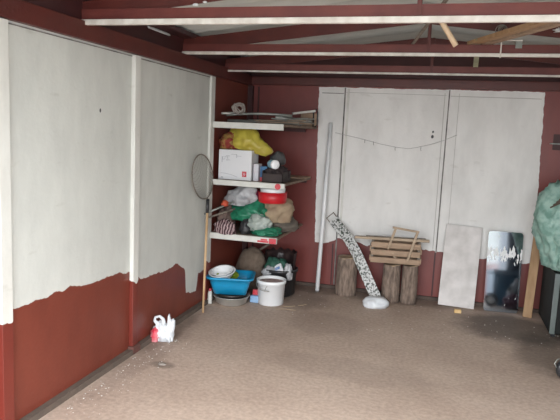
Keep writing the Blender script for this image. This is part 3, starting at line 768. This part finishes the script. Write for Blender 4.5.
# handle frame standing above
M_hand = mat('handle_wood', (.46, .35, .25), (.34, .25, .175), rough=.8, scale=6, bump=.2)
plank((.155, -.02, .14), (.215, -.0, .335), .022, .03, 'handle_leg', M_hand, (0, 1, 0)); plank((.34, -.02, .04), (.415, .0, .315), .022, .03, 'handle_leg', M_hand, (0, 1, 0))
plank((.185, -.005, .345), (.43, -.005, .318), .024, .018, 'handle_bar', M_hand)
plank((.20, .0, .105), (.25, .02, .02), .02, .02, 'brace', M_hand, (0, 1, 0))
obj('nail_plate', bx(.10, .125, -.012, -.008, .105, .115), M_cut, t)

# ------------------------------------------------------------------ speckled curved board
def speck_mat():
    m = bpy.data.materials.new('speckled'); tt, N, L, B = nt(m)
    tc = N.new('ShaderNodeTexCoord')
    n_ = N.new('ShaderNodeTexNoise'); n_.inputs['Scale'].default_value = 52; n_.inputs['Detail'].default_value = 4; n_.inputs['Roughness'].default_value = .6
    L.new(tc.outputs['Object'], n_.inputs['Vector'])
    c = N.new('ShaderNodeValToRGB'); c.color_ramp.elements[0].position = .49; c.color_ramp.elements[1].position = .54
    c.color_ramp.elements[0].color = (.62, .62, .61, 1); c.color_ramp.elements[1].color = (.05, .065, .05, 1)
    L.new(n_.outputs[0], c.inputs[0])
    n2 = N.new('ShaderNodeTexNoise'); n2.inputs['Scale'].default_value = 6; L.new(tc.outputs['Object'], n2.inputs['Vector'])
    c2 = N.new('ShaderNodeValToRGB'); c2.color_ramp.elements[0].position = .4; c2.color_ramp.elements[1].position = .6
    c2.color_ramp.elements[0].color = (.45, .42, .42, 1); c2.color_ramp.elements[1].color = (0, 0, 0, 1)
    L.new(n2.outputs[0], c2.inputs[0])
    mx = N.new('ShaderNodeMix'); mx.data_type = 'RGBA'; mx.blend_type = 'LIGHTEN'; mx.inputs[0].default_value = .35
    L.new(c.outputs[0], mx.inputs[6]); L.new(c2.outputs[0], mx.inputs[7])
    L.new(mx.outputs[2], B.inputs['Base Color']); B.inputs['Roughness'].default_value = .45
    return m
t = thing('speckled_board', 'long curved board speckled white and dark green leaning on the back wall', 'board', (1.41, 5.36, 0), group=None)
cl = [(-.455, .265, .715), (-.425, .255, .684), (-.303, .20, .583), (-.186, .13, .438), (-.089, .065, .279), (-.011, .015, .149), (.05, -.01, .045), (.065, -.015, .006)]
# smooth centreline
cl2 = []
for i in range(len(cl) - 1):
    for k in range(4):
        a = Vector(cl[i]); b = Vector(cl[i + 1]); cl2.append(a.lerp(b, k / 4))
cl2.append(Vector(cl[-1]))
for _ in range(3): cl2 = [cl2[0]] + [(cl2[i - 1] + cl2[i] * 2 + cl2[i + 1]) / 4 for i in range(1, len(cl2) - 1)] + [cl2[-1]]
bm = bmesh.new(); prev = None
for i, p in enumerate(cl2):
    d = (cl2[min(i + 1, len(cl2) - 1)] - cl2[max(i - 1, 0)]).normalized()
    s_ = d.cross(Vector((0, -1, 0))).normalized(); nn = s_.cross(d).normalized()
    w = .050; th = .010
    q = [bm.verts.new(p + s_ * a * w + nn * b * th) for a, b in ((-1, -.6), (-.8, -1), (.8, -1), (1, -.6), (1, 1), (-1, 1))]
    if prev:
        for j in range(6): bm.faces.new((prev[j], prev[(j + 1) % 6], q[(j + 1) % 6], q[j]))
    else: bm.faces.new(q)
    prev = q
bm.faces.new(prev)
obj('board_body', bm, speck_mat(), t, smooth=False)
p0 = cl2[0]; d = (cl2[1] - cl2[0]).normalized(); s_ = d.cross(Vector((0, -1, 0))).normalized()
bm = bmesh.new(); tube(bm, [p0 - s_ * .045 + d * .03, p0 - s_ * .045 - d * .055, p0 + s_ * .045 - d * .055, p0 + s_ * .045 + d * .03], .006, 6); l = obj('end_loop', bm, M_greywood, t); l['label'] = 'dark wire end loop'
# white bag at foot
bag('plastic_bag', (1.47, 5.21, 0), (.12, .085, .105), 91, M_bagw, 'flattened white plastic bag on the floor at the foot of the speckled board', amp=.17, freq=1.5, rot=(0, 0, math.radians(20)))

# ------------------------------------------------------------------ leaning white sheet, mirror, plank
t = obj('white_panel', bx(-.163, .163, -.006, .006, 0, .765, bev=.002), mat('dusty_panel', (.74, .70, .685), (.56, .53, .51), rough=.75, scale=7, bump=.2))
t.location = (2.180, 5.535, .004); t.rotation_euler = (math.radians(-9.5), math.radians(2), math.radians(3)); tag(t, 'dusty white rectangular panel leaning on the back wall left of the mirror', 'panel')
o = obj('wood_block', bx(-.03, .03, -.02, .02, 0, .032, bev=.003), mat('yellow_block', (.62, .40, .16), (.7, .5, .25), rough=.6, scale=20)); place(o, (2.195, 5.36, 0), (0, 0, .1)); tag(o, 'small yellow wooden block on the floor before the white panel', 'block')

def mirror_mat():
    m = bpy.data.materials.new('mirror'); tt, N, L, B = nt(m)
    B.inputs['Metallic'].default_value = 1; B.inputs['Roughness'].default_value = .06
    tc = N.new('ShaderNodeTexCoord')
    # white non-metallic streaks in the base colour, densest in one band across the glass
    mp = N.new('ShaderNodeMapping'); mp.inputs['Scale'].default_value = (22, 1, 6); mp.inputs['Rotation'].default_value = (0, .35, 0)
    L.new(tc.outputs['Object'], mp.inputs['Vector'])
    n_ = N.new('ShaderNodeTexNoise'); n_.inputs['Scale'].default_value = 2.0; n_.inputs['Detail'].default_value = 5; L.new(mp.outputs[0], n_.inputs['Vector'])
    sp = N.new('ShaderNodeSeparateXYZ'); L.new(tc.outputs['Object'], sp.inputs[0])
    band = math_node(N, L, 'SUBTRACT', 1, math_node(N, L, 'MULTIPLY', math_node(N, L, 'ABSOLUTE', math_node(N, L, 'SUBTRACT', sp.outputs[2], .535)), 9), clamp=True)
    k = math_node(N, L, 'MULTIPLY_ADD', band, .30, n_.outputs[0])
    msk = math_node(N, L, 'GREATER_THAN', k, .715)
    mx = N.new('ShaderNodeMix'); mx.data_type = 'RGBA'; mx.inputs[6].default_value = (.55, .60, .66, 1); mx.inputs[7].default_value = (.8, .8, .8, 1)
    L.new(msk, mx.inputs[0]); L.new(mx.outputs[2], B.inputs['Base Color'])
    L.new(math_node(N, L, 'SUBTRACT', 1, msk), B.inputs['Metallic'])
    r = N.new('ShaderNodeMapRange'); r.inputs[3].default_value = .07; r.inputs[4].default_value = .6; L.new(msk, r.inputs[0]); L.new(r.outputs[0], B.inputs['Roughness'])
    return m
t = thing('wall_mirror', 'frameless rectangular mirror with white streaks leaning on the back wall', 'mirror', (2.575, 5.535, .004), (math.radians(-6.8), 0, math.radians(5)))
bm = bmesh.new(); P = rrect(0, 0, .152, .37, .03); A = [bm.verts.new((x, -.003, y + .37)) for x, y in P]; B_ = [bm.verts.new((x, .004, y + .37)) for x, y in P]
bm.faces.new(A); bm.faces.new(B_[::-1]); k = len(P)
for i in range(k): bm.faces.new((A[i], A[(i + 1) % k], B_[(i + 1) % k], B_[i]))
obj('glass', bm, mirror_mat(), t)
bm = bmesh.new(); box(bm, -.145, .145, .0042, .008, .02, .72); obj('backing', bm, M_greywood, t)

bm = bmesh.new(); bar(bm, (0, 0, 0), (.055, .17, 1.0), .075, .022, up=(0, -1, .17))
bmesh.ops.bevel(bm, geom=bm.edges[:], offset=.002, segments=1, affect='EDGES')
o = obj('pine_plank', bm, M_wood); place(o, (2.795, 5.47, .004)); tag(o, 'bare pine plank leaning upright between the mirror and the dark cabinet', 'plank')

# ------------------------------------------------------------------ right side: dark cabinet, green bag, twigs, wheel
t = thing('dark_cabinet', 'dark steel cabinet at the right edge under the green bag', 'cabinet', (2.90, 4.98, 0))
M_cab = mat('cabinet_dark', (.022, .024, .023), (.016, .017, .017), rough=.8, spec=.2, scale=5)
obj('body', bx(0, .50, .0, .58, .03, .53, bev=.006), M_cab, t)
obj('front_frame', bx(0, .04, -.012, .0, .03, .53, bev=.003), mat('cab_edge', (.16, .19, .18), (.12, .14, .135), rough=.4), t)
obj('door', bx(.045, .49, -.012, -.0, .04, .52, bev=.003), M_cab, t)
for x in (.02, .46):
    for y in (.02, .54): obj('foot', bx(x, x + .03, y, y + .03, 0, .03), M_black, t)
M_sea = mat('seagreen_sack', (.31, .46, .40), (.17, .31, .26), rough=.55, scale=16, bump=.8, bscale=22, lo=.4, hi=.6)
bag('green_sack', (2.99, 5.18, .532), (.235, .22, .74), 101, M_sea, 'sea-green woven sack standing on the dark cabinet', cat='sack', amp=.27, freq=1.9, sub=5, peak=[(-1, 0, .55, .25, 6)])
g = bpy.data.objects['green_sack']
for v in g.data.vertices:   # the sack narrows and leans right towards its base
    k = min(1, max(0, (v.co.z - .05) / .38)); v.co.x = (v.co.x * (.85 + .15 * k)) + (1 - k) * .02
f = obj('sack_fold', blob(.10, .07, .44, 103, .30, 2.6, 4), M_sea, g, smooth=True); f.location = (.0, -.17, .01); f.rotation_euler = (0, math.radians(12), 0)
for i in range(4):
    rod('dry_twig', (2.80 + .02 * i, 4.93, 1.06 + .022 * i), (3.08, 5.02, 1.17 + .012 * i), .006, mat('twig', (.11, .085, .06), (.07, .05, .04), rough=.9), 'dry brown twig lying across the front of the green sack', 'twig', 'dry twigs on the green sack', mid=(2.95, 4.90, 1.16 + .02 * i))
# wheel at right edge
t = thing('small_wheel', 'small black rubber wheel with white hub at the right edge', 'wheel', (2.87, 4.08, .078), (0, 0, math.radians(25)))
t.scale = (.9, .9, .9)
bm = bmesh.new(); Mx = Matrix.Rotation(PI / 2, 4, 'X')
lathe(bm, [(.048, -.022), (.078, -.022), (.085, -.012), (.085, .012), (.078, .022), (.048, .022), (.048, -.022)], n=32, M=Mx); obj('tyre', bm, M_black, t, smooth=True)
bm = bmesh.new(); lathe(bm, [(0, -.018), (.02, -.02), (.046, -.012), (.0475, 0), (.046, .016), (0, .018)], n=28, M=Mx.inverted()); l = obj('hub', bm, M_twhite, t, smooth=True); l['label'] = 'white hub'
bm = bmesh.new(); lathe(bm, [(0, .021), (.012, .021), (.012, .024), (0, .024)], n=12, M=Mx); obj('axle_cap', bm, M_black, t)
bm = bmesh.new(); tube(bm, [(-.10, -.015, .02), (-.115, -.01, .05), (-.09, 0, .075), (-.05, 0, .085), (0, 0, .086), (.06, .0, .075)], .004, 6)
obj('wire_guard', bm, M_steel, t, smooth=True)

# fixture on back wall at right
t = thing('wall_bracket', 'small pale metal bracket fixed on the red back wall at the right', 'bracket', (2.90, L_, 1.555))
obj('plate', bx(-.035, .12, -.05, -.0, .0, .010), M_steel, t)
obj('backplate', bx(-.01, .10, -.006, 0, -.05, .09), M_darkred, t)

# ------------------------------------------------------------------ clothes line on the wall
t = thing('clothes_line', 'thin sagging grey line with small hooks across the white back wall', 'line', (.9, L_ - .012, 1.5))
wp = [(.015, .072), (.13, .05), (.244, .03), (.46, -.017), (.605, -.04), (.728, -.05), (.80, -.035), (.93, -.0), (1.05, .045), (1.163, .10)]
bm = bmesh.new(); tube(bm, [(x, 0, z) for x, z in wp], .0024, 6); obj('cord', bm, mat('line_grey', (.36, .35, .34), (.44, .43, .42), rough=.8), t, smooth=True)
for x, z in ((.31, .017), (.395, -.0), (.605, -.04), (.845, -.03)):
    bm = bmesh.new(); tube(bm, [(x, 0, z + .004), (x, -.002, z - .025), (x + .004, -.004, z - .032)], .0022, 6); obj('hook', bm, M_seam, t)
for i, (x, z, s) in enumerate(((1.845, 1.62, .009), (1.842, 1.575, .013))):
    bm = bmesh.new(); bmesh.ops.create_icosphere(bm, subdivisions=2, radius=s); 
    for v in bm.verts: v.co.y *= .3; v.co.z *= 1.3
    tag(place(obj('wall_plug', bm, M_black), (x, L_ - .002, z)), ('upper', 'lower')[i] + ' of two small dark wall plugs above the clothes line sag', 'wall plug')
bm = bmesh.new(); bmesh.ops.create_icosphere(bm, subdivisions=2, radius=.008)
for v in bm.verts: v.co.x *= .3; v.co.z *= 1.6
tag(place(obj('wall_plug', bm, M_black), (.001, 3.035, 1.63)), 'single small dark mark plug on the white left wall', 'wall plug')

# ------------------------------------------------------------------ things up in the trusses
def stick(name, a, b, w, h, m, label, cat='stick', group=None):
    a = Vector(a); bm = bmesh.new(); bar(bm, (0, 0, 0), Vector(b) - a, w, h); o = obj(name, bm, m); o.location = a; return tag(o, label, cat, group)
M_pale = mat('pale_stick', (.50, .36, .24), (.42, .30, .19), rough=.6, scale=8)
STICKS = True
rod('wooden_dowel', (1.868, 2.873, 2.165), (1.988, 2.876, 1.985), .013, M_pale, 'pale round dowel hanging down behind the nearest truss', 'dowel')
stick('thin_batten', (1.70, 4.17, 2.19), (1.96, 2.90, 2.245), .02, .008, M_greywood, 'thin grey batten slanting from the nearest to the middle truss beside the king post', 'batten')
stick('timber_plank', (2.08, 4.20, 2.200), (2.72, 2.84, 2.205), 0.05, .025, M_wood, 'brown timber plank laid over the trusses, left of two', 'plank')
stick('timber_plank', (2.17, 4.20, 2.200), (2.84, 2.84, 2.205), .045, .025, M_oldwood, 'brown timber plank laid over the trusses, right of two', 'plank')
stick('pale_slat', (2.125, 4.06, 2.207), (2.14, 4.64, 2.10), .035, .008, mat('slat_green', (.34, .33, .20), (.26, .25, .16), rough=.7), 'pale greenish slat end hanging down between middle and farthest truss', 'slat')
# wire bracket with tape on middle truss
t = thing('wire_bracket', 'pale angle bracket clipped on the lower edge of the middle truss', 'bracket', (2.265, 4.10, 2.105))
bm = bmesh.new(); box(bm, 0, .008, -.012, -.0, -.012, .10); box(bm, 0, .13, -.012, -.004, .094, .102); obj('arm', bm, M_flange, t)
obj('tab', bx(.09, .13, -.012, -.004, .05, .094), M_steel, t)
o = coil(.035, .003, 7, 9, mat('cobweb', (.30, .27, .24))); place(o, (2.26, 3.98, 2.245)); o.name = 'string_tangle'; tag(o, 'small tangle of string beside the timber planks in the roof', 'string')
random.seed(2)
bag('tape_scrap', (2.62, 3.85, 2.215), (.07, .04, .028), 111, M_bagw, 'crumpled strip of clear tape on the timber at upper right', cat='tape', amp=.6, freq=4)
# paint splashes on eave boards: scraps of white filler
for (x, y, z, rx, ry, rz, lb) in ((.012, 3.0, 2.215, .012, .03, .022, 'round white foam blob on the dark eave nearest the camera'),
        (.006, 3.74, 2.200, .008, .17, .018, 'long white foam streak on the eave between nearest and middle truss'),
        (.683, 2.846, 2.176, .016, .006, .014, 'left white foam scrap on the nearest truss'), (.735, 2.846, 2.19, .012, .006, .010, 'right white foam scrap on the nearest truss')):
    bag('foam_blob', (x, y, z), (rx, ry, rz), 120 + int(y * 10), M_bagw, lb, cat='foam', sub=3)

# ------------------------------------------------------------------ things near the right wall (seen in the mirror)
t = thing('blue_chest', 'low blue chest by the right wall, reflected in the mirror', 'chest', (2.99, 3.36, 0))
obj('body', bx(0, .46, 0, .34, 0, .40, bev=.01), mat('chest_blue', (.03, .13, .24), (.025, .10, .19), rough=.5), t)
obj('lid', bx(-.01, .47, -.01, .35, .40, .45, bev=.01), mat('chest_lid', (.12, .24, .34)), t)
t = thing('blue_locker', 'tall dark blue steel locker by the right wall, reflected in the mirror', 'locker', (3.27, 2.88, 0))
obj('body', bx(0, .23, 0, .40, .02, 1.30, bev=.006), mat('locker_blue', (.03, .05, .09), (.025, .04, .075), rough=.5), t)
obj('door', bx(-.012, 0, .01, .39, .05, 1.28, bev=.003), _m['locker_blue'], t)
bag('grey_sack', (3.16, 4.12, 0), (.12, .12, .32), 131, mat('sack_grey', (.25, .27, .30), (.2, .22, .24), rough=.8), 'rounded grey sack on the floor before the blue chest, reflected in the mirror', cat='sack')
bag('maroon_sack', (3.04, 4.40, 0), (.11, .10, .17), 133, mat('sack_maroon', (.14, .06, .10), (.10, .045, .07), rough=.8), 'low maroon sack on the floor before the grey sack, reflected in the mirror', cat='sack')


# ------------------------------------------------------------------ light: overcast sky through the open garage door
w = bpy.data.worlds.new('world'); S.world = w; w.use_nodes = True
N = w.node_tree.nodes; Lk = w.node_tree.links
bg = N['Background']; bg.inputs[0].default_value = (.93, .97, 1.0, 1); bg.inputs[1].default_value = 3.0
tc = N.new('ShaderNodeTexCoord'); sp = N.new('ShaderNodeSeparateXYZ'); mr = N.new('ShaderNodeMapRange')
Lk.new(tc.outputs['Generated'], sp.inputs[0]); Lk.new(sp.outputs[2], mr.inputs[0]); mr.inputs[1].default_value = 0; mr.inputs[2].default_value = 1; mr.inputs[3].default_value = 3.2; mr.inputs[4].default_value = 7.0
Lk.new(mr.outputs[0], bg.inputs[1])
pl = bpy.data.lights.new('door_portal', 'AREA'); pl.shape = 'RECTANGLE'; pl.size = W_ - .24; pl.size_y = 2.12
pl.cycles.is_portal = True
po = bpy.data.objects.new('door_portal', pl); COL.objects.link(po); po.location = (W_ / 2, F_ - .05, 1.06); po.rotation_euler = (PI / 2, 0, 0)
S.view_settings.view_transform = 'Standard'; S.view_settings.look = 'None'; S.view_settings.gamma = 1
S.view_settings.use_curve_mapping = False; S.view_settings.exposure = 1.22
S.cycles.max_bounces = 8; S.cycles.diffuse_bounces = 6
